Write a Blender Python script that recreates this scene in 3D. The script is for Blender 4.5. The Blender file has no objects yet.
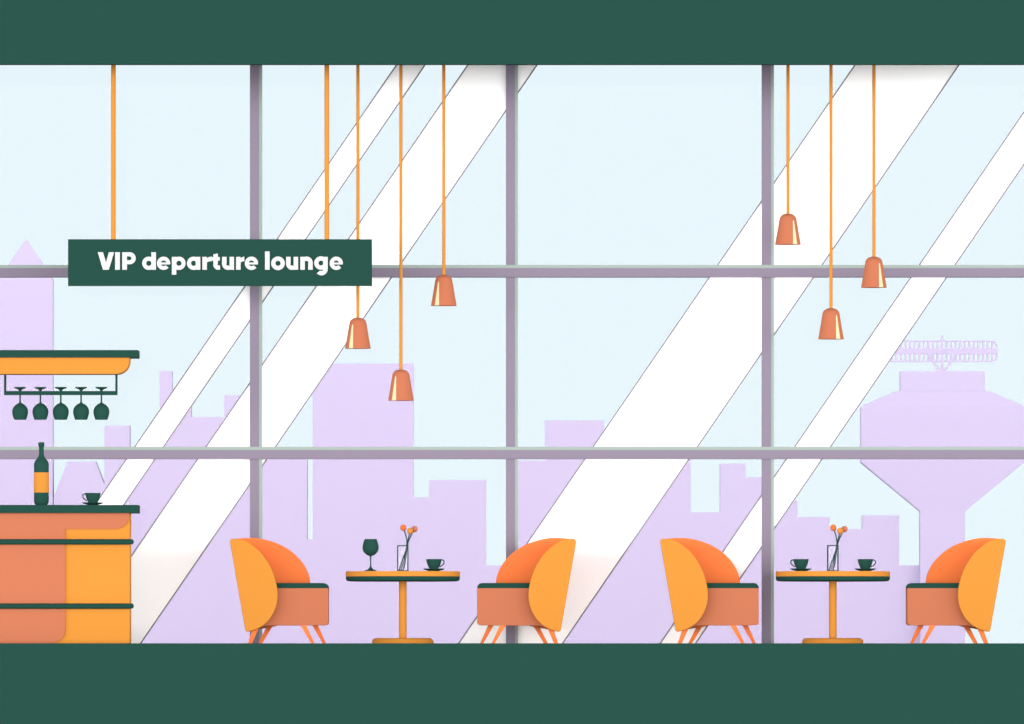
import bpy, bmesh, math
from mathutils import Vector

sc = bpy.context.scene
COL = sc.collection
YC = -101.2            # camera distance: one metre is 100 px in the plane of the furniture (Y = -1.2)
GY = -0.45             # plane of the glass wall
HZ = 643.3             # image row of the floor line

# ------------------------------------------------------------------ colour + materials
def lin(h):
    out = []
    for i in (0, 2, 4):
        c = int(h[i:i+2], 16)/255
        out.append(c/12.92 if c <= 0.04045 else ((c+0.055)/1.055)**2.4)
    return out

def mat(name, hexcol, k=1.13, rough=0.85, spec=0.05):
    m = bpy.data.materials.new(name); m.use_nodes = True
    nt = m.node_tree; b = nt.nodes['Principled BSDF']
    c = [min(0.93, v/k) for v in lin(hexcol)]
    # faint procedural grain in the roughness, plain colour
    tc = nt.nodes.new('ShaderNodeTexCoord'); nz = nt.nodes.new('ShaderNodeTexNoise')
    nz.inputs['Scale'].default_value = 6
    mr = nt.nodes.new('ShaderNodeMapRange')
    mr.inputs['To Min'].default_value = rough-0.05; mr.inputs['To Max'].default_value = rough+0.05
    nt.links.new(tc.outputs['Object'], nz.inputs['Vector'])
    nt.links.new(nz.outputs['Fac'], mr.inputs['Value'])
    nt.links.new(mr.outputs['Result'], b.inputs['Roughness'])
    b.inputs['Base Color'].default_value = (*c, 1)
    b.inputs['Specular IOR Level'].default_value = spec
    return m

def glass_mat(name, tint=(1, 1, 1), gloss=0.0015):
    m = bpy.data.materials.new(name); m.use_nodes = True
    nt = m.node_tree; nt.nodes.clear()
    o = nt.nodes.new('ShaderNodeOutputMaterial'); mx = nt.nodes.new('ShaderNodeMixShader')
    t = nt.nodes.new('ShaderNodeBsdfTransparent'); g = nt.nodes.new('ShaderNodeBsdfGlossy')
    t.inputs['Color'].default_value = (*tint, 1); g.inputs['Roughness'].default_value = 0.02
    mx.inputs[0].default_value = gloss
    nt.links.new(t.outputs[0], mx.inputs[1]); nt.links.new(g.outputs[0], mx.inputs[2])
    nt.links.new(mx.outputs[0], o.inputs[0])
    return m

KF = 1.11
GREEN = mat('green_paint', '2B5A4F', 2.33)
GREEN_G = mat('green_glassware', '2B5A4F', 2.0)
ORANGE = mat('light_orange', 'FFA846', 2.07)
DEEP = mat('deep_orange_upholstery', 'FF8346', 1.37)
SALMON = mat('salmon_upholstery', 'E48863', 2.04)
CREAM = mat('cream_highlight_bulb', 'FFF0BE', 1.75)  # painted highlight on the lamp shades, also used for the bulbs
PURPLE = mat('mauve_frame', 'A094A8', 1.85)
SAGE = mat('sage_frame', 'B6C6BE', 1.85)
WHITE = mat('white_reflection', 'FFFFFF', 1.0)  # reflections on the panes, put into solid white stripes
LETTER = mat('white_lettering', 'FFFFFF', 2.1)
LINE = mat('grey_reflection_edge', '9C95A0', 1.7)  # outline of the painted reflections
LILAC = mat('lilac_facade', 'E7D8FC', 1.73)
GROUND = mat('pale_paving', 'D8D0DE', 1.8)
BALL_R = mat('red_orange_petals', 'FB8446', 1.75)
BALL_S = mat('salmon_petals', 'E0866A', 1.75)
GLASS = glass_mat('window_glass')
VGLASS = glass_mat('vase_glass', gloss=0.003)

# ------------------------------------------------------------------ helpers
def P(px, py, Y=-1.2):
    s = (Y-YC)/100.0
    return Vector(((px-512)/100*s, Y, (HZ-py)/100*s))

def empty(name, loc):
    o = bpy.data.objects.new(name, None); COL.objects.link(o); o.location = loc
    o.empty_display_size = 0.1
    return o

def tag(o, label=None, cat=None, group=None, kind=None):
    if label: o['label'] = label
    if cat: o['category'] = cat
    if group: o['group'] = group
    if kind: o['kind'] = kind
    return o

def origin_of(parent):
    v = Vector((0, 0, 0))
    while parent is not None:
        v += parent.location; parent = parent.parent
    return v

def build(name, bm, m, parent=None, loc=None, smooth=False, bevel=0):
    """bm is in world coordinates; the object gets its own origin"""
    bmesh.ops.recalc_face_normals(bm, faces=bm.faces)
    if loc is None:
        xs = [v.co.x for v in bm.verts]; ys = [v.co.y for v in bm.verts]; zs = [v.co.z for v in bm.verts]
        loc = Vector(((min(xs)+max(xs))/2, (min(ys)+max(ys))/2, min(zs)))
    loc = Vector(loc)
    for v in bm.verts: v.co -= loc
    me = bpy.data.meshes.new(name); bm.to_mesh(me); bm.free()
    me.materials.append(m)
    o = bpy.data.objects.new(name, me); COL.objects.link(o)
    o.location = loc - origin_of(parent)
    if parent is not None: o.parent = parent
    if smooth:
        for p in me.polygons: p.use_smooth = True
        try: me.set_sharp_from_angle(angle=math.radians(35))
        except Exception: pass
    if bevel:
        b = o.modifiers.new('bevel', 'BEVEL'); b.width = bevel; b.segments = 3
        b.limit_method = 'ANGLE'; b.angle_limit = math.radians(50)
    return o

def prism_w(bm, pts, y0, y1):
    """pts: world (x, z) outline, extruded from y0 to y1"""
    a = [bm.verts.new((x, y0, z)) for x, z in pts]
    b = [bm.verts.new((x, y1, z)) for x, z in pts]
    n = len(pts)
    bm.faces.new(a); bm.faces.new(b[::-1])
    for i in range(n):
        bm.faces.new((a[i], b[i], b[(i+1) % n], a[(i+1) % n]))
    return bm

def prism(bm, pts, y0, y1, ref=None):
    ref = y0 if ref is None else ref
    return prism_w(bm, [(P(x, y, ref).x, P(x, y, ref).z) for x, y in pts], y0, y1)

def rp(pts, n=8):
    """round polygon corners: (x, y, r)"""
    out = []
    N = len(pts)
    for i, p in enumerate(pts):
        r = p[2] if len(p) > 2 else 0
        c = Vector(p[:2])
        if r <= 0: out.append((c.x, c.y)); continue
        a = Vector(pts[i-1][:2])-c; b = Vector(pts[(i+1) % N][:2])-c
        la, lb = a.length, b.length
        a.normalize(); b.normalize()
        ang = math.acos(max(-1, min(1, a.dot(b))))
        d = min(r/math.tan(ang/2), la*0.99, lb*0.99)
        rr = d*math.tan(ang/2)
        bis = (a+b).normalized()
        ctr = c+bis*(rr/math.sin(ang/2))
        s = c+a*d; e = c+b*d
        a0 = math.atan2(s.y-ctr.y, s.x-ctr.x); a1 = math.atan2(e.y-ctr.y, e.x-ctr.x)
        dd = (a1-a0+math.pi) % (2*math.pi)-math.pi
        for k in range(n+1):
            t = a0+dd*k/n
            out.append((ctr.x+rr*math.cos(t), ctr.y+rr*math.sin(t)))
    return out

def spline(pts, n=6):
    out = []
    for i in range(len(pts)-1):
        p0 = Vector(pts[max(i-1, 0)]); p1 = Vector(pts[i]); p2 = Vector(pts[i+1]); p3 = Vector(pts[min(i+2, len(pts)-1)])
        for k in range(n):
            t = k/n
            out.append(tuple(0.5*((2*p1)+(p2-p0)*t+(2*p0-5*p1+4*p2-p3)*t*t+(3*p1-p0-3*p2+p3)*t**3)))
    out.append(tuple(pts[-1]))
    return out

def lathe(bm, cx, cy, prof, n=48):
    """prof: (radius, z) world, closed on the axis where radius is 0"""
    rings = []
    for r, z in prof:
        if r <= 1e-6: rings.append([bm.verts.new((cx, cy, z))])
        else: rings.append([bm.verts.new((cx+r*math.cos(2*math.pi*i/n), cy+r*math.sin(2*math.pi*i/n), z)) for i in range(n)])
    for a, b in zip(rings, rings[1:]):
        for i in range(n):
            j = (i+1) % n
            if len(a) == 1 and len(b) == 1: continue
            if len(a) == 1: bm.faces.new((a[0], b[i], b[j]))
            elif len(b) == 1: bm.faces.new((a[i], b[0], a[j]))
            else: bm.faces.new((a[i], b[i], b[j], a[j]))
    return bm

def plathe(bm, px, Y, prof, n=48):
    """prof in pixels: (half width, row) at depth Y"""
    s = (Y-YC)/100
    c = P(px, HZ, Y)
    return lathe(bm, c.x, Y, [(r/100*s, (HZ-y)/100*s) for r, y in prof], n)

def tube(bm, pts, r, n=12, closed=False, r1=None):
    pts = [Vector(p) for p in pts]
    N = len(pts); rings = []
    prev = None
    for i, p in enumerate(pts):
        if closed: d = (pts[(i+1) % N]-pts[i-1]).normalized()
        else: d = (pts[min(i+1, N-1)]-pts[max(i-1, 0)]).normalized()
        if prev is None:
            u = d.cross(Vector((0, 1, 0)))
            if u.length < 1e-3: u = d.cross(Vector((1, 0, 0)))
        else: u = prev-d*prev.dot(d)
        u.normalize(); prev = u
        v = d.cross(u)
        rr = r if r1 is None else r+(r1-r)*i/(N-1)
        rings.append([bm.verts.new(p+u*rr*math.cos(2*math.pi*k/n)+v*rr*math.sin(2*math.pi*k/n)) for k in range(n)])
    for i in range(N if closed else N-1):
        a, b = rings[i], rings[(i+1) % N]
        for k in range(n):
            bm.faces.new((a[k], a[(k+1) % n], b[(k+1) % n], b[k]))
    if not closed:
        bm.faces.new(rings[0][::-1]); bm.faces.new(rings[-1])
    return bm

def box(bm, x0, x1, y0, y1, z0, z1):
    return prism_w(bm, [(x0, z0), (x1, z0), (x1, z1), (x0, z1)], y0, y1)

def kids(o): return [c for c in COL.objects if c.parent is o]
def copy_tree(o, parent=None):
    c = o.copy(); COL.objects.link(c)
    if parent is not None: c.parent = parent
    for ch in kids(o): copy_tree(ch, c)
    return c
def bmn(): return bmesh.new()
def struct(o): o['kind'] = 'structure'; return o

# ------------------------------------------------------------------ the setting
FY = -2.3      # front face of the floor and the bulkhead
bm = bmn(); box(bm, -6.4, 6.4, FY, 0.35, -1.2, 0.0)
struct(build('floor', bm, GREEN))
CZ = 6.15
zb = P(0, 64.2, FY).z
bm = bmn()
# bulkhead beam in front of a higher ceiling slab, one continuous L section
a = [(FY, zb), (FY+0.16, zb), (FY+0.16, CZ), (0.35, CZ), (0.35, 7.3), (FY, 7.3)]
va = [bm.verts.new((-6.4, y, z)) for y, z in a]; vb = [bm.verts.new((6.4, y, z)) for y, z in a]
bm.faces.new(va); bm.faces.new(vb[::-1])
for i in range(6): bm.faces.new((va[i], vb[i], vb[(i+1) % 6], va[(i+1) % 6]))
struct(build('ceiling', bm, GREEN))
bm = bmn(); box(bm, -4000, 4000, 0.36, 7000, -0.6, -0.05)
struct(build('ground', bm, GROUND))

# curtain wall frame: three mullions, two transoms
ztop = CZ
n = 0
for x in (249.9, 505.9, 761.9):
    n += 1
    bm = bmn(); x0, x1, x2 = P(x, 0, GY-0.06).x, P(x+9.05, 0, GY-0.06).x, P(x+12.1, 0, GY-0.06).x
    box(bm, x0, x1, GY-0.06, GY+0.06, 0, ztop)
    t = struct(build('trim_%d' % n, bm, PURPLE))
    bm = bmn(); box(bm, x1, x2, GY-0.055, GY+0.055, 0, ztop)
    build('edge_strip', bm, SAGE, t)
for y in (264.9, 446.8):
    n += 1
    Yf = GY-0.09
    z0, z1, z2 = P(0, y+12.1, Yf).z, P(0, y+3.1, Yf).z, P(0, y, Yf).z
    bm = bmn(); box(bm, -6.4, 6.4, Yf, GY+0.09, z0, z1)
    t = struct(build('trim_%d' % n, bm, PURPLE))
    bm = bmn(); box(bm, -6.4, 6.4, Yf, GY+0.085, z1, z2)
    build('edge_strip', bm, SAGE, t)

# twelve panes with the glass reflections built in as opaque white diagonal bands
def clip(poly, x0, x1, y0, y1):
    def cut(pl, inside, inter):
        out = []
        for i, p in enumerate(pl):
            q = pl[i-1]
            if inside(p):
                if not inside(q): out.append(inter(q, p))
                out.append(p)
            elif inside(q): out.append(inter(q, p))
        return out
    def ix(v): return lambda a, b: (v, a[1]+(b[1]-a[1])*(v-a[0])/(b[0]-a[0]))
    def iy(v): return lambda a, b: (a[0]+(b[0]-a[0])*(v-a[1])/(b[1]-a[1]), v)
    for ins, it in ((lambda p: p[0] >= x0, ix(x0)), (lambda p: p[0] <= x1, ix(x1)),
                    (lambda p: p[1] >= y0, iy(y0)), (lambda p: p[1] <= y1, iy(y1))):
        if not poly: return []
        poly = cut(poly, ins, it)
    return poly
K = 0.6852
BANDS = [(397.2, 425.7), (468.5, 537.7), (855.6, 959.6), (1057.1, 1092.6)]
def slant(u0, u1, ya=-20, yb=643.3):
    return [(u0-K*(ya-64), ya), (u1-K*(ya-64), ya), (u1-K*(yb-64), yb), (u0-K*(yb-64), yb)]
cols = [(-90, 252), (260, 508), (516, 764), (772, 1110)]
rows = [(28, 267), (275, 449), (457, 643.3)]
w = 0
for (ry0, ry1) in rows:
    for (cx0, cx1) in cols:
        w += 1
        bm = bmn(); prism(bm, [(cx0, ry0), (cx1, ry0), (cx1, ry1), (cx0, ry1)], GY-0.004, GY+0.004, GY)
        g = struct(build('window_%d' % w, bm, GLASS))
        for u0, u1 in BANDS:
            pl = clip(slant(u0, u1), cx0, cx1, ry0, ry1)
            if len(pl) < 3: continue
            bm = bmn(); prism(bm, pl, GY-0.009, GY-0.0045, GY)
            s = build('reflection_stripe', bm, WHITE, g)
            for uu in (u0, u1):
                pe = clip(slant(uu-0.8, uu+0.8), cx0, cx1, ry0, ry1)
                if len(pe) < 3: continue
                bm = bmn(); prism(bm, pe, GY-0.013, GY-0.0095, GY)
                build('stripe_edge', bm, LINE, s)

# ------------------------------------------------------------------ the city outside (all standing on the ground, far away)
ZG = -0.05
def W(px, py, Y):
    p = P(px, py, Y); return p.x, p.z
def block(x0, x1, top, label, name='city_building', deep=12):
    D = 4150
    xa, zt = W(x0, top, D); xb, _ = W(x1, top, D)
    bm = bmn()
    t = 1.2; h = 1.5
    # walls with a recessed flat roof behind a parapet
    o = [(xa, D), (xb, D), (xb, D+deep), (xa, D+deep)]
    i_ = [(xa+t, D+t), (xb-t, D+t), (xb-t, D+deep-t), (xa+t, D+deep-t)]
    b0 = [bm.verts.new((x, y, ZG)) for x, y in o]; b1 = [bm.verts.new((x, y, zt)) for x, y in o]
    c1 = [bm.verts.new((x, y, zt)) for x, y in i_]; c0 = [bm.verts.new((x, y, zt-h)) for x, y in i_]
    bm.faces.new(b0[::-1]); bm.faces.new(c0)
    for k in range(4):
        j = (k+1) % 4
        bm.faces.new((b0[k], b0[j], b1[j], b1[k])); bm.faces.new((b1[k], b1[j], c1[j], c1[k])); bm.faces.new((c1[k], c1[j], c0[j], c0[k]))
    ob = build(name, bm, LILAC)
    tag(ob, label, 'building', 'lilac city buildings outside the glass wall')
    return ob

# far left tower with spire
D = 4150
r = empty('spire_tower', (W(26.7, 643, D)[0], D+8, ZG))
tag(r, 'tall lilac tower with pointed spire roof behind the glass rack', 'building', 'lilac city buildings outside the glass wall')
x0, zt = W(-1.5, 279.3, D); x1, _ = W(52.7, 279.3, D)
bm = bmn(); DD = 11; box(bm, x0, x1, D, D+DD, ZG, zt); build('tower_wall', bm, LILAC, r)
bm = bmn(); cxm = (x0+x1)/2; cym = D+DD/2
v = [bm.verts.new(p) for p in ((x0, D, zt), (x1, D, zt), (x1, D+DD, zt), (x0, D+DD, zt))]
ap = bm.verts.new((cxm, cym, W(0, 238.6, cym)[1]))
bm.faces.new(v[::-1])
for k in range(4): bm.faces.new((v[k], v[(k+1) % 4], ap))
build('spire_roof', bm, LILAC, r)
# tapered hall: upright walls below, battered sides above
D = 4150
bm = bmn(); prism_w(bm, [W(x, y, D) for x, y in ((53.6, 643.4), (53.6, 497.4), (67.4, 461.5), (95.6, 461.5), (104.35, 484.3), (104.35, 643.4))], D, D+11)
tag(build('tapered_building', bm, LILAC), 'lilac building with sloping sides tapering upward, behind the bottle and bar cup', 'building',
    'lilac city buildings outside the glass wall')
CITY = [
    (104.4, 130.2, 425.5, 'narrow lilac block seen between hanging glasses and the first white stripe'),
    (130.2, 159.6, 455, 'low lilac block hidden mostly by the stripe right of the bar'),
    (159.6, 172.5, 371.1, 'slimmest tall lilac tower, left of the first white stripe'),
    (172.5, 191.6, 400, 'lilac building rising just behind the first white stripe'),
    (191.6, 224.2, 417, 'lilac building with low flat roof between the two left white stripes'),
    (224.2, 264, 395.2, 'lilac block behind the left mullion, taller than its left neighbour'),
    (264, 307.4, 453, 'lilac block just right of the left mullion, above the first armchair'),
    (307.4, 312.6, 539, 'low lilac building filling the foot of the narrow sky gap'),
    (312.6, 413.7, 363.5, 'wide tall lilac tower behind the lowest left pendant lamp', 'tower_building'),
    (413.7, 428.9, 497.4, 'narrow low lilac building joining the wide tower to its right neighbour'),
    (428.9, 486.3, 480, 'lilac mid-height block behind the right end of the first table'),
    (486.3, 517.5, 565.3, 'lowest lilac block left of the middle mullion, above the second armchair'),
    (517.5, 544.7, 460.5, 'lilac block just right of the middle mullion, roof hidden by the transom'),
    (544.7, 604.3, 420.4, 'lilac block rising above the lower transom left of the widest stripe'),
    (604.3, 690.8, 454, 'lilac block half covered by the widest white stripe'),
    (690.8, 719.9, 512.4, 'low lilac building at the foot of the wide sky gap above the third armchair'),
    (719.9, 745.7, 463.6, 'lilac tower just left of the right mullion, highest of its cluster'),
    (745.7, 775, 477.2, 'lilac block directly behind the right mullion'),
    (775, 797.6, 500.6, 'lilac block right of the right mullion, beside the narrow white stripe'),
    (797.6, 829.6, 517, 'lilac block behind the flowers of the second table, left part'),
    (829.6, 862, 529, 'low lilac block between two taller ones behind the right vase'),
    (862, 899.2, 515.4, 'lilac block left of the control tower, above the right cup'),
    (899.2, 919.6, 565.3, 'lowest lilac block touching the control tower shaft'),
]
cuts = [CITY[0][0]]+[c[1] for c in CITY]
for i in range(1, len(CITY)):      # where a taller block shows its side wall, share the 1 px between front and side
    c = cuts[i]; e = 12*abs(c-512)/4150*0.5
    if c < 512 and CITY[i][2] > CITY[i-1][2]: cuts[i] -= e
    if c > 512 and CITY[i-1][2] > CITY[i][2]: cuts[i] += e
for i, c in enumerate(CITY): block(cuts[i], cuts[i+1], *c[2:])

# control tower
D = 4150
R0 = 0.01*(D-YC)/100
tx = P(942.1, 0, D).x
tw = empty('control_tower', (tx, D, ZG))
tag(tw, 'lilac airport control tower with wide funnel head and radar antenna', 'control tower')
def oct_(prof, name):
    # rectangular section with chamfered corners: (half width, half depth, row)
    bm = bmn(); rings = []
    for r, d, y in prof:
        r *= R0; d *= R0; z = ZG if y >= 643 else (HZ-y)*R0; c = min(r, d)*0.03
        rings.append([bm.verts.new((tx+x, D+y_, z)) for x, y_ in
                      ((r-c, -d), (r, -d+c), (r, d-c), (r-c, d), (-r+c, d), (-r, d-c), (-r, -d+c), (-r+c, -d))])
    for a, b in zip(rings, rings[1:]):
        for k in range(8): bm.faces.new((a[k], a[(k+1) % 8], b[(k+1) % 8], b[k]))
    bm.faces.new(rings[0]); bm.faces.new(rings[-1])
    return build(name, bm, LILAC, tw)
oct_([(22.5, 12, 643.3), (22.5, 12, 511.0)], 'tower_shaft')
oct_([(22.6, 12, 511.3), (81.6, 16, 462.5), (81.6, 16, 408.5), (81.0, 16, 406.8), (79.5, 15.8, 405.5), (48.8, 14, 392.3), (46.5, 13.7, 391.5), (42.3, 13, 391.3)], 'control_room')
oct_([(42.2, 12.5, 391.6), (42.2, 12.5, 371.6)], 'roof_cabin')
def q(x, y): return (tx+(x-942.1)*R0, (HZ-y)*R0)
ant = None
bm = bmn()
out = rp([(886.7, 340.4, 6.5), (997.5, 340.4, 6.5), (997.5, 362, 6.5), (886.7, 362, 6.5)])
inn = rp([(887.9, 341.6, 5.4), (996.3, 341.6, 5.4), (996.3, 360.8, 5.4), (887.9, 360.8, 5.4)])
fa = [[bm.verts.new((q(x, y)[0], yy, q(x, y)[1])) for x, y in pl] for pl in (out, inn) for yy in (D-1.2, D+1.2)]
N = len(out)
for i in range(N):
    j = (i+1) % N
    for a, b in ((0, 2), (2, 3), (3, 1), (1, 0)):
        bm.faces.new((fa[a][i], fa[a][j], fa[b][j], fa[b][i]))
ant = build('radar_antenna', bm, LILAC, tw)
bm = bmn(); prism_w(bm, [q(887.2, 348.4), q(997, 348.4), q(997, 354), q(887.2, 354)], D-1.4, D+1.4)
build('antenna_beam', bm, LILAC, ant)
for k in range(-11, 12):
    x = 942.1+4.56*k
    bm = bmn(); prism_w(bm, [q(x-0.95, 341), q(x+0.95, 341), q(x+0.95, 361.4), q(x-0.95, 361.4)], D-1.0, D+1.0)
    build('antenna_bar', bm, LILAC, ant)
bm = bmn(); prism_w(bm, [q(940.9, 371.8)]+[q(940.9+0, 335.6), q(941.6, 335), q(942.6, 335), q(943.3, 335.6)]+[q(943.3, 371.8)], D-1.5, D+0.6)
build('antenna_mast', bm, LILAC, tw)
for sgn in (-1, 1):
    bm = bmn(); f = lambda dx, y: q(942.1+sgn*dx, y)
    prism_w(bm, [f(0.6, 371.8), f(3.8, 371.8), f(15.6, 354), f(12.3, 354)], D-1.46, D+0.6)
    build('antenna_strut', bm, LILAC, tw)

# ------------------------------------------------------------------ bar counter
BF = -2.05; BB = -1.6
bar = empty('bar_counter', P(20, HZ, (BF+BB)/2))
tag(bar, 'bar counter with salmon and orange front and two green rails', 'bar')
bm = bmn(); prism(bm, [(-75, 513), (129.6, 513), (129.6, HZ), (-75, HZ)], BF, BB)
build('cabinet_body', bm, ORANGE, bar)
bm = bmn(); prism(bm, rp([(-75, 513), (129.6, 513), (129.6, 529, 15), (65.1, 529), (65.1, HZ, 14), (-75, HZ)]), BF-0.02, BF-0.001)
build('front_panel', bm, SALMON, bar)
for y in (541.8, 606.1):
    bm = bmn()
    c0 = P(-75, y, BF-0.06); c1 = P(131.2, y, BF-0.06)
    # rail: round bar with a domed end, held by short pegs
    rr = 0.0268; pts = [c0, c1]
    tube(bm, pts, rr, 16)
    rl = build('foot_rail' if y > 600 else 'hand_rail', bm, GREEN, bar, smooth=True)
    bm = bmn(); bmesh.ops.create_uvsphere(bm, u_segments=16, v_segments=10, radius=rr)
    for v in bm.verts: v.co += c1
    build('end_cap', bm, GREEN, rl, smooth=True)
    for xx in (30, 100):
        bm = bmn(); p = P(xx, y, BF-0.06); tube(bm, [p+Vector((0, 0.015, 0)), p+Vector((0, 0.07, 0))], 0.012, 10)
        build('bracket', bm, GREEN, rl)
bm = bmn(); prism(bm, [(-78, 504.9), (137.9, 504.9), (137.9, 512.85), (-78, 512.85)], BF-0.09, BB+0.02)
ct = build('countertop', bm, GREEN)
tag(ct, 'dark green straight countertop slab lying on the bar', 'countertop')
CT = P(0, 504.9, BF-0.09).z      # top height of the counter

# overhead shelf with glass rack
hs = empty('overhead_glass_rack', P(20, 374, -1.6))
tag(hs, 'dark green overhead shelf with orange canopy and wire rack above the bar', 'glass rack')
bm = bmn(); prism(bm, [(-78, 350), (137.9, 350), (137.9, 357.4), (-78, 357.4)], -1.84, -1.36); build('shelf_board', bm, GREEN, hs)
bm = bmn(); prism(bm, rp([(-76, 357.4), (129.2, 357.4), (129.2, 373.9, 13.5), (-76, 373.9)], 12), -1.8, -1.4); build('canopy', bm, ORANGE, hs)
for yy in (-1.66, -1.5):
    bm = bmn()
    prism(bm, [(4.0, 374.5), (6.3, 374.5), (6.3, 391.0), (115.3, 391.0), (115.3, 374.5), (117.5, 374.5), (117.5, 395.1), (4.0, 395.1)], yy-0.01, yy+0.01)
    build('wire_rail', bm, GREEN, hs)
bm = bmn(); p = P(-70, 0, -1.6); box(bm, p.x-0.04, p.x+0.04, -1.64, -1.56, P(0, 357, -1.6).z, CZ+0.01); build('ceiling_post', bm, GREEN, hs)

def hung_glass(px, label):
    Y = -1.58
    r = empty('hanging_wine_glass', P(px, 419.8, Y)); tag(r, label, 'wine glass', 'wine glasses hanging upside down over the bar')
    bm = bmn(); plathe(bm, px, Y, [(0, 387), (5.9, 387), (5.9, 388), (4.4, 388.7), (2.4, 389.2), (1.1, 391.0), (0.8, 392)], 32)
    build('foot', bm, GREEN_G, r, smooth=True)
    bm = bmn(); plathe(bm, px, Y, [(0.8, 391.5), (0.8, 401.5), (1.3, 403.3)], 20); build('stem', bm, GREEN_G, r, smooth=True)
    bm = bmn(); plathe(bm, px, Y, [(0, 402.6)]+spline([(1.2, 403), (4.2, 404.6), (6.9, 407.6), (8.0, 411.2), (7.6, 414.8), (6.1, 419.7)], 4)
                       + spline([(5.7, 419.7), (7.1, 414.8), (7.5, 411.2), (6.4, 407.9), (3.8, 405.1)], 4)+[(0, 404)], 40)
    build('bowl', bm, GREEN_G, r, smooth=True)
hg = [('upside-down green wine glass, leftmost on the rack under the overhead shelf', 20.1),
      ('upside-down green wine glass, second from left on the rack', 40.4),
      ('upside-down green wine glass, middle one of the five on the rack', 60.8),
      ('upside-down green wine glass, second from right on the rack', 81.1),
      ('upside-down green wine glass, rightmost on the rack above the bar cup', 101.4)]
for l, x in hg: hung_glass(x, l)

# bottle
BY = -1.85
dz = CT-P(0, 504.9, BY).z
def shift(bm, d):
    for v in bm.verts: v.co.z += d
    return bm
bt = empty('wine_bottle', P(41.4, 504.9, BY)+Vector((0, 0, dz)))
tag(bt, 'dark green wine bottle with orange label standing on the bar counter', 'bottle')
bm = plathe(bmn(), 41.4, BY, [(0, 504.9), (5.2, 504.9), (6.6, 503.6), (7.4, 501.8), (7.45, 463.8)] +
            spline([(7.4, 463.6), (6.3, 460.6), (3.9, 457.6), (2.6, 455), (2.4, 451), (2.45, 446.2)], 5) +
            [(3.1, 445.8), (3.15, 442.8), (2.7, 441.9), (0, 441.8)], 40)
build('bottle_body', shift(bm, dz), GREEN_G, bt, smooth=True)
bm = plathe(bmn(), 41.4, BY, [(7.5, 492.2), (7.62, 492.2), (7.62, 472.1), (7.5, 472.1)], 40)
build('paper_label', shift(bm, dz), ORANGE, bt, smooth=True)

# cups
def cup(px, base, Y, side, top_z, lab_c, lab_s):
    """px: centre of the cup, base: row of the surface, side: +1 handle right"""
    dz = top_z-P(0, base, Y).z
    s0 = tag(build('saucer', shift(plathe(bmn(), px, Y, [(0, base), (4.2, base), (6.2, base-0.7), (9.3, base-1.5), (10.8, base-2.6), (10.6, base-2.9), (8.6, base-2.2), (4, base-1.7), (0, base-1.6)], 40), dz), GREEN_G, smooth=True),
             lab_s, 'saucer', 'green saucers')
    b = base-1.62
    c = empty('coffee_cup', P(px, b, Y)+Vector((0, 0, dz))); tag(c, lab_c, 'cup', 'green coffee cups')
    h = lambda v: b-v
    prof = [(0, h(0)), (3.9, h(0)), (4.1, h(.6))]+spline([(4.5, h(1.2)), (6.1, h(4.2)), (7.15, h(7.4)), (7.8, h(10.7))], 4)+[(7.4, h(10.7))]+spline([(6.4, h(7.4)), (5.4, h(4.2)), (3.6, h(1.4))], 4)+[(0, h(1.2))]
    build('cup_body', shift(plathe(bmn(), px, Y, prof, 40), dz), GREEN_G, c, smooth=True)
    pts = spline([(6.6, h(9.3)), (8.0, h(9.8)), (9.3, h(9.4)), (10.3, h(8.1)), (9.8, h(6.2)), (8.2, h(4.4)), (5.7, h(2.9))], 5)
    bm = bmn(); tube(bm, [P(px+side*x, y, Y)+Vector((0, 0, dz)) for x, y in pts], 0.0058, 10)
    build('handle', bm, GREEN_G, c, smooth=True)
cup(92.9, 504.9, -1.85, -1, CT, 'green coffee cup on the bar counter, right of the bottle', 'green saucer on the bar counter')

# ------------------------------------------------------------------ tables
TY = -1.2
def make_table(cx, label):
    r = empty('round_cafe_table', P(cx, HZ, TY)); tag(r, label, 'table', 'round cafe tables by the glass wall')
    build('tabletop', plathe(bmn(), cx, TY, [(0, 571.4), (57.15, 571.4), (57.15, 576.5), (0, 576.5)], 96), ORANGE, r, smooth=True)
    build('apron', plathe(bmn(), cx, TY, [(0, 576.5), (57.1, 576.5), (57.0, 579.0), (56.2, 580.6), (53.6, 581.4), (0, 581.4)], 96), GREEN, r, smooth=True)
    build('pedestal', plathe(bmn(), cx, TY, [(0, 581.2), (3.85, 581.2), (3.85, 638.4), (0, 638.4)], 40), ORANGE, r, smooth=True)
    build('base', plathe(bmn(), cx, TY, [(0, 638), (27.5, 638), (29.6, 639.2), (30.6, 641), (30.8, HZ), (0, HZ)], 72), ORANGE, r, smooth=True)
    return r
t1 = make_table(402.8, 'round orange pedestal table with wine glass, vase and one cup')
t2 = copy_tree(t1); t2.location.x += 4.30
t2['label'] = 'round orange pedestal table with vase between two cups'
TT = P(0, 571.4, TY).z

cup(433.9, 571, TY, 1, TT, 'green coffee cup on the table with the standing wine glass', 'green saucer on the table with the standing wine glass')
cup(801.0, 571, TY, -1, TT, 'green coffee cup with handle pointing left, left of the right table vase', 'green saucer left of the vase on the right table')
cup(865.3, 571, TY, 1, TT, 'green coffee cup with handle pointing right, right of the right table vase', 'green saucer right of the vase on the right table')

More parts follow.
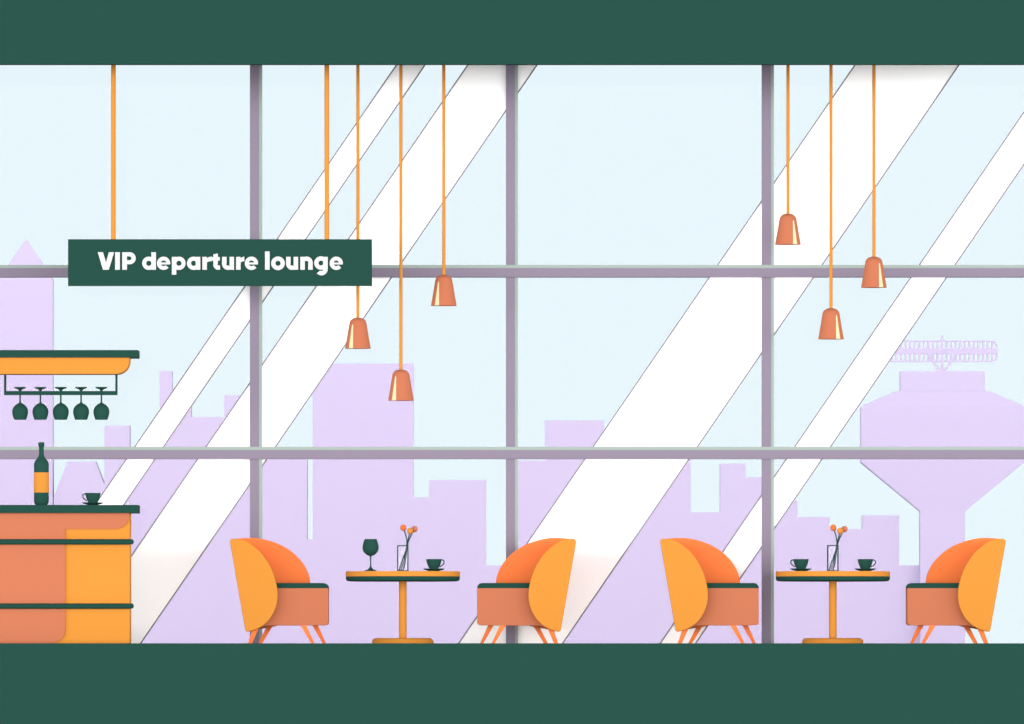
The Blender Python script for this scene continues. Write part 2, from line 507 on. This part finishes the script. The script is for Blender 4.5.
gx = 370.6
g = empty('wine_glass', P(gx, 571, TY)); tag(g, 'upright dark green wine glass standing at the left of the table', 'wine glass')
build('foot', plathe(bmn(), gx, TY, [(0, 571), (5.7, 571), (5.8, 570.2), (3.0, 569.5), (1.2, 567.6), (0.8, 566), (0, 566)], 32), GREEN_G, g, smooth=True)
build('stem', plathe(bmn(), gx, TY, [(0, 567), (0.8, 566.4), (0.6, 561), (0.8, 556.5), (1.4, 555), (0, 555)], 20), GREEN_G, g, smooth=True)
build('bowl', plathe(bmn(), gx, TY, [(0, 556.3)]+spline([(1.2, 556), (4.3, 554.6), (7.2, 551.4), (8.15, 547.7), (7.5, 543.5), (5.9, 539)], 5) +
      spline([(5.4, 539), (6.9, 543.5), (7.6, 547.7), (6.7, 551), (4, 554)], 5)+[(0, 555)], 40), GREEN_G, g, smooth=True)

def vase(cx0, cx1, where, dx):
    xa, xb = P(cx0, 0, TY).x, P(cx1, 0, TY).x; d = (xb-xa)/2; zt = P(0, 545.2, TY).z; e = 0.0108
    r = empty('glass_vase', ((xa+xb)/2, TY, TT)); tag(r, 'clear square glass vase with dark green edges on the ' + where, 'vase', 'clear vases on the tables')
    bm = bmn()
    for sx in (xa, xb-e):
        for sy in (TY-d, TY+d-e): box(bm, sx, sx+e, sy, sy+e, TT, zt)
    for z in (zt-e, TT):
        box(bm, xa+e, xb-e, TY-d, TY-d+e, z, z+e); box(bm, xa+e, xb-e, TY+d-e, TY+d, z, z+e)
        box(bm, xa, xa+e, TY-d+e, TY+d-e, z, z+e); box(bm, xb-e, xb, TY-d+e, TY+d-e, z, z+e)
    build('frame', bm, GREEN_G, r)
    for nm, a in (('glass_wall', (xa+e, xb-e, TY-d+.003, TY-d+.006)), ('glass_wall', (xa+e, xb-e, TY+d-.006, TY+d-.003)),
                  ('glass_wall', (xa+.003, xa+.006, TY-d+e, TY+d-e)), ('glass_wall', (xb-.006, xb-.003, TY-d+e, TY+d-e))):
        bm = bmn(); box(bm, *a, TT+e, zt-e); build(nm, bm, VGLASS, r)
    fl = [('red-orange', BALL_R, [(398.9, 570.6), (401.8, 562), (406, 550), (406.9, 543), (406.0, 536), (404.2, 530.5)], (403.3, 527.7), 3.2, 0.0),
          ('light orange', ORANGE, [(400.8, 570.6), (403.5, 562), (406.4, 550), (407.2, 543), (408.5, 538), (409.6, 533)], (410.1, 531.0), 3.15, -0.014),
          ('salmon', BALL_S, [(402.8, 570.6), (405.2, 562), (406.6, 550), (408.2, 542), (410.8, 536), (413.6, 530.6)], (414.6, 529.0), 3.15, 0.014)]
    for cn, m, st, hd, rad, oy in fl:
        base = P(st[0][0]+dx, 570.6, TY)
        f = empty('ball_flower', base+Vector((0, oy, 0))); tag(f, cn + ' ball-shaped flower on a thin green stem in the vase on the ' + where, 'flower', 'ball flowers in the vases')
        bm = bmn(); tube(bm, [P(x+dx, y, TY)+Vector((0, oy, 0)) for x, y in spline(st, 4)], 0.0062, 8)
        build('stem', bm, GREEN_G, f, smooth=True)
        bm = bmn(); bmesh.ops.create_uvsphere(bm, u_segments=24, v_segments=14, radius=rad/100)
        c = P(hd[0]+dx, hd[1], TY)+Vector((0, oy*2.2, 0))
        for v in bm.verts: v.co += c
        build('flower_head', bm, m, f, smooth=True)
vase(397.2, 408.5, 'left table', 0)
vase(827.2, 838.5, 'right table', 430)

# ------------------------------------------------------------------ armchairs
def make_chair(mirror, dx, label):
    M = (lambda x: 806.0-x+dx) if mirror else (lambda x: x+dx)
    cx = P(M(279), HZ, TY); sr = (328.9 if mirror else 328.3) + (0 if dx == 0 else (-0.3 if mirror else 0.5))
    r = empty('tub_armchair', cx)
    tag(r, label, 'armchair', 'orange tub armchairs by the tables')
    def part(name, pts, y0, y1, m, lab=None, bevel=0.0):
        bm = bmn(); prism(bm, [(M(x), y) for x, y in pts], y0, y1)
        o = build(name, bm, m, r, bevel=bevel)
        if lab: o['label'] = lab
        return o
    near = [(230.2, 541.0), (231.2, 539.7), (234, 539.0)]
    near = rp([(229.6, 538.4, 3.2)]+spline([(238, 539.0), (244.5, 540.5), (250.8, 543.6), (261.3, 552.6), (270.0, 565.4), (275.3, 578.5), (277.9, 593), (276.5, 606.0), (270.6, 618.2), (262.3, 626.2), (254.1, 630.0)], 5)
              + [(246.0, 632.6, 2.6)], 6)
    part('near_side_wing', [(x-(0.4 if dx == 0 else 0), y) for x, y in near], -1.52, -1.42, ORANGE, 'light orange side wing', 0.006)
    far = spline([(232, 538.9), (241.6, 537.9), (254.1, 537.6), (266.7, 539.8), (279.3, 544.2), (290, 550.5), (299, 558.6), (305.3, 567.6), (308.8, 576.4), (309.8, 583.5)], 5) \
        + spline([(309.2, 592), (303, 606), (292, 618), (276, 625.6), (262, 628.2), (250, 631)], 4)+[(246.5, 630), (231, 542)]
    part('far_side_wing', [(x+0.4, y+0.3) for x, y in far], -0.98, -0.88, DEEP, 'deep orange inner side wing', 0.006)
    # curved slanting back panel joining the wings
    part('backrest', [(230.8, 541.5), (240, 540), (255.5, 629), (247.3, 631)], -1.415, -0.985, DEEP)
    part('seat_base', rp([(247, 588.1), (sr, 588.1), (sr, 625.3, 3.2), (268, 625.6), (256, 628.6), (250, 629)], 6), -1.41, -0.99, SALMON, 'salmon seat base', 0.004)
    part('seat_cushion', rp([(241.5, 588.1), (241.5, 583), (sr, 583, 5.6), (sr, 588.1)], 8), -1.412, -0.988, GREEN, 'dark green seat cushion', 0.0)
    for pts, y in ((((253.0, 628), (259.5, 626.5), (252.0, HZ), (247.8, HZ)), -1.39),
                   (((268.0, 624), (274.0, 624), (262.2, HZ), (258.2, HZ)), -1.01),
                   (((299.4, 624), (305.6, 624), (314.4, HZ), (311.2, HZ)), -1.39),
                   (((311.4, 624), (317.4, 624), (325.8, HZ), (322.6, HZ)), -1.01)):
        part('leg', list(pts), y-0.018, y+0.018, DEEP)
    return r
c1 = make_chair(False, 0, 'orange tub armchair facing right, standing at left of the table with the wine glass')
c2 = make_chair(True, 0, 'orange tub armchair facing left, standing at right of the table with the wine glass')
c3 = make_chair(False, 430, 'orange tub armchair facing right, at left of the table with two cups')
c4 = make_chair(True, 430, 'orange tub armchair facing left, at right of the table with two cups')

# ------------------------------------------------------------------ pendants
def pendant(px, bottom, side, label, group):
    Y = -1.2
    top = bottom-31.0
    r = empty('pendant_lamp', P(px, bottom, Y)); tag(r, label, 'pendant lamp', group)
    bm = bmn(); a = P(px, top+0.5, Y); b = Vector((a.x, Y, CZ+0.02)); tube(bm, [a, b], 0.0165, 14)
    build('cord', bm, ORANGE, r, smooth=True)
    t = bottom
    outer = spline([(12.9, t), (10.85, t-11.5), (8.6, t-25.3)], 6)+spline([(8.5, t-25.8), (7.5, t-28.1), (5.2, t-30.0), (2.6, t-30.9)], 4)+[(0, t-31.0)]
    inner = [(0, t-29.8), (5.0, t-29), (7.4, t-26), (9.8, t-11.5), (12.0, t)]
    build('lamp_shade', plathe(bmn(), px, Y, inner+outer, 56), SALMON, r, smooth=True)
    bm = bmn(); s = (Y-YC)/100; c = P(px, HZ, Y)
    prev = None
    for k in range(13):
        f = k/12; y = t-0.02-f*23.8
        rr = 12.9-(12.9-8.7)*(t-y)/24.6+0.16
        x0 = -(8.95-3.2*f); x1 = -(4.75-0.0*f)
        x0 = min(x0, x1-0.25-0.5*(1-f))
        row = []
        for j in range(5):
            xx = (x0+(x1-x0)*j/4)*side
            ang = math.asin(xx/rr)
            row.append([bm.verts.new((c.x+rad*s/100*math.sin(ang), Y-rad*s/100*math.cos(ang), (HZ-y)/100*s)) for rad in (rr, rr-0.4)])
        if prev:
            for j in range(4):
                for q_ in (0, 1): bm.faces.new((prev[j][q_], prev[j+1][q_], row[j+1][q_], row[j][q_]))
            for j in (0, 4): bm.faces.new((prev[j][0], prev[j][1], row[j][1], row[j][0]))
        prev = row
    o = build('painted_highlight', bm, CREAM, r, smooth=True); o['label'] = 'cream wedge-shaped painted highlight'  # highlight on the lamp shade, modelled as a cream patch
    # bulb inside
    bm = bmn(); bmesh.ops.create_uvsphere(bm, u_segments=16, v_segments=10, radius=0.045)
    cc = P(px, bottom-14, Y)
    for v in bm.verts: v.co += cc
    build('bulb', bm, CREAM, r, smooth=True)
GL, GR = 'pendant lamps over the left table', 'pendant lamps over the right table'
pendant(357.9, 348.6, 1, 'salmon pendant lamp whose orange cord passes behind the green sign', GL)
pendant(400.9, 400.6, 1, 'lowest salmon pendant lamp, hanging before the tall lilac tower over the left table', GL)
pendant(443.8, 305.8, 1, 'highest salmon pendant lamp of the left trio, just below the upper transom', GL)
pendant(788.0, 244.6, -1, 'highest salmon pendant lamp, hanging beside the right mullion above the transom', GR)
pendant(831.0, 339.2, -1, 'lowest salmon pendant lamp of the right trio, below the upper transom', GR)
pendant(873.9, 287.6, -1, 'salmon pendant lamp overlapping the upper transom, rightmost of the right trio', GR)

# ------------------------------------------------------------------ hanging sign
SY = -1.75
sg = empty('hanging_sign', P(220, 285.8, SY))
tag(sg, 'dark green rectangular sign with white lettering hanging from two orange rods', 'sign')
bm = bmn(); prism(bm, [(68, 239.2), (372, 239.2), (372, 285.9), (68, 285.9)], SY-0.03, SY+0.03)
build('sign_board', bm, GREEN, sg, bevel=0.003)
for x in (113.4, 326.8):
    bm = bmn(); a = P(x, 239.5, SY); tube(bm, [a, Vector((a.x, SY, CZ+0.02))], 0.0235, 16)
    build('hanging_rod', bm, ORANGE, sg, smooth=True)

# lettering, drawn as thick strokes; unit = 0.1289 px
U = 132/1024
LY = SY-0.031
lb = bmn()
def L2(x, y): return (90+x*U, 245+y*U)
ly = [0.0]
def slab(pts):
    ly[0] += 0.0006
    prism(lb, [L2(*p) for p in pts], LY-0.006-ly[0], LY+0.002, LY)
def done():
    global lb
    ly[0] = 0.0
    build('letter', lb, LETTER, sg); lb = bmn()
def rect(x0, x1, y0, y1): slab([(x0, y0), (x1, y0), (x1, y1), (x0, y1)])
def ring(cx, cy, ro, ri, a0=0, a1=360, n=None, sx=1.0):
    """annular sector, angles anticlockwise from +x (y up)"""
    n = n or max(8, int(abs(a1-a0)/7))
    full = abs(a1-a0) >= 359.9
    rows_ = []; ly[0] += 0.0006
    for k in range(n if full else n+1):
        t = math.radians(a0+(a1-a0)*k/n); row = []
        for r in (ro, ri):
            x, y = L2(cx+r*math.cos(t)*sx, cy-r*math.sin(t)); p = P(x, y, LY)
            row += [lb.verts.new((p.x, LY-0.006-ly[0], p.z)), lb.verts.new((p.x, LY+0.002, p.z))]
        rows_.append(row)
    for k in range(len(rows_) if full else len(rows_)-1):
        a, b = rows_[k], rows_[(k+1) % len(rows_)]
        for i, j in ((0, 2), (2, 3), (3, 1), (1, 0)): lb.faces.new((a[i], a[j], b[j], b[i]))
    if not full:
        for r_w in (rows_[0], rows_[-1]): lb.faces.new((r_w[0], r_w[1], r_w[3], r_w[2]))
CY_ = 142
def e_(cx):
    ring(cx, CY_, 51.5, 22, 0, 318); slab([(cx-30, 136), (cx+51.3, 136), (cx+50, 151), (cx-30, 151)])
def u_(x):
    rect(x, x+35, 92, 146); rect(x+58, x+93, 92, 192); ring(x+45, 146, 47, 14, 180, 300, sx=.96); 
def n_(x):
    rect(x, x+35, 92, 192); rect(x+61, x+96, 134, 192); ring(x+49, 137, 47, 14, 0, 130)
def r_(x, xr):
    rect(x, x+35, 92, 192); slab([(x+30, 110), (x+40, 99), (x+54, 92), (xr, 90), (xr, 126), (x+52, 127), (x+38, 133), (x+30, 142)])
# V I P
slab([(60, 56), (101, 56), (124, 136), (147, 56), (187, 56), (146, 192), (101, 192)]); done()
rect(195, 232, 56, 192); done()
rect(250, 287, 56, 192); rect(286, 309, 56, 88); rect(286, 309, 118, 150); ring(308, 103, 47, 14, -90, 90); done()
# departure
ring(456, CY_, 51.5, 20); rect(476, 512, 56, 192); done()
e_(571); done()
rect(635, 670, 92, 230); ring(690, CY_, 51.5, 20); done()
ring(804, CY_, 51.5, 20); rect(820, 856, 92, 192); done()
r_(872, 944); done()
slab([(957, 72), (992, 66), (992, 150), (957, 150)]); rect(945, 1007, 93, 121)
ring(990, 150, 42, 4, 180, 270, sx=.79); slab([(988, 160), (1008, 158), (1010, 189), (1000, 192), (988, 192)]); done()
o2 = 977.5
u_(47+o2); done(); r_(156+o2, 220+o2); done(); e_(275+o2); done()
# lounge
rect(380+o2, 416+o2, 50, 192); done(); ring(481+o2, CY_, 53, 20); done()
u_(544+o2); done(); n_(654+o2); done()
ring(814+o2, CY_-2, 52, 19); rect(831+o2, 867+o2, 92, 188)
ring(818+o2, 188, 48, 14, -138, 0); done()
e_(933+o2); done()
lb.free()

# ------------------------------------------------------------------ sky light
w = bpy.data.worlds.new('sky'); sc.world = w; w.use_nodes = True
nt = w.node_tree; nt.nodes.clear()
out = nt.nodes.new('ShaderNodeOutputWorld'); bg = nt.nodes.new('ShaderNodeBackground')
tc = nt.nodes.new('ShaderNodeTexCoord'); sp = nt.nodes.new('ShaderNodeSeparateXYZ')
mr = nt.nodes.new('ShaderNodeMapRange'); mr.interpolation_type = 'SMOOTHSTEP'
mr.inputs['From Min'].default_value = 0.15; mr.inputs['From Max'].default_value = -0.15
sky = lin('E6F5FB')
def mixc(fac, a, b):
    m = nt.nodes.new('ShaderNodeMix'); m.data_type = 'RGBA'
    nt.links.new(fac, m.inputs[0])
    for i, v in ((6, a), (7, b)):
        if isinstance(v, tuple): m.inputs[i].default_value = v
        else: nt.links.new(v, m.inputs[i])
    return m.outputs[2]
def ramp(sock, a, b):
    r = nt.nodes.new('ShaderNodeMapRange'); r.interpolation_type = 'SMOOTHSTEP'
    r.inputs['From Min'].default_value = a; r.inputs['From Max'].default_value = b
    nt.links.new(sock, r.inputs['Value']); return r.outputs['Result']
nt.links.new(tc.outputs['Generated'], sp.inputs[0]); nt.links.new(sp.outputs['Y'], mr.inputs['Value'])
# unseen bright low band added behind the camera as fill; pale blue over the city
mu = nt.nodes.new('ShaderNodeMath'); mu.operation = 'MULTIPLY'
nt.links.new(ramp(sp.outputs['Z'], -0.14, -0.04), mu.inputs[0]); nt.links.new(ramp(sp.outputs['Z'], 0.26, 0.10), mu.inputs[1])
back = mixc(mu.outputs[0], (0.5, 0.5, 0.5, 1), (10.4, 10.3, 10.3, 1))
nt.links.new(mixc(mr.outputs['Result'], (*sky, 1), back), bg.inputs['Color'])
nt.links.new(bg.outputs[0], out.inputs[0])
w.cycles.sampling_method = 'MANUAL'; w.cycles.sample_map_resolution = 1024

# ------------------------------------------------------------------ camera
cd = bpy.data.cameras.new('camera'); cam = bpy.data.objects.new('camera', cd); COL.objects.link(cam)
cam.location = (0, YC, 0.0); cam.rotation_euler = (math.pi/2, 0, 0)
cd.sensor_fit = 'HORIZONTAL'; cd.sensor_width = 36; cd.lens = 36*100/10.24
cd.shift_y = (HZ-362)/1024
cd.clip_start = 1; cd.clip_end = 12000
sc.camera = cam
vs = sc.view_settings
vs.view_transform = 'Standard'; vs.look = 'None'; vs.gamma = 1; vs.exposure = 0; vs.use_curve_mapping = False
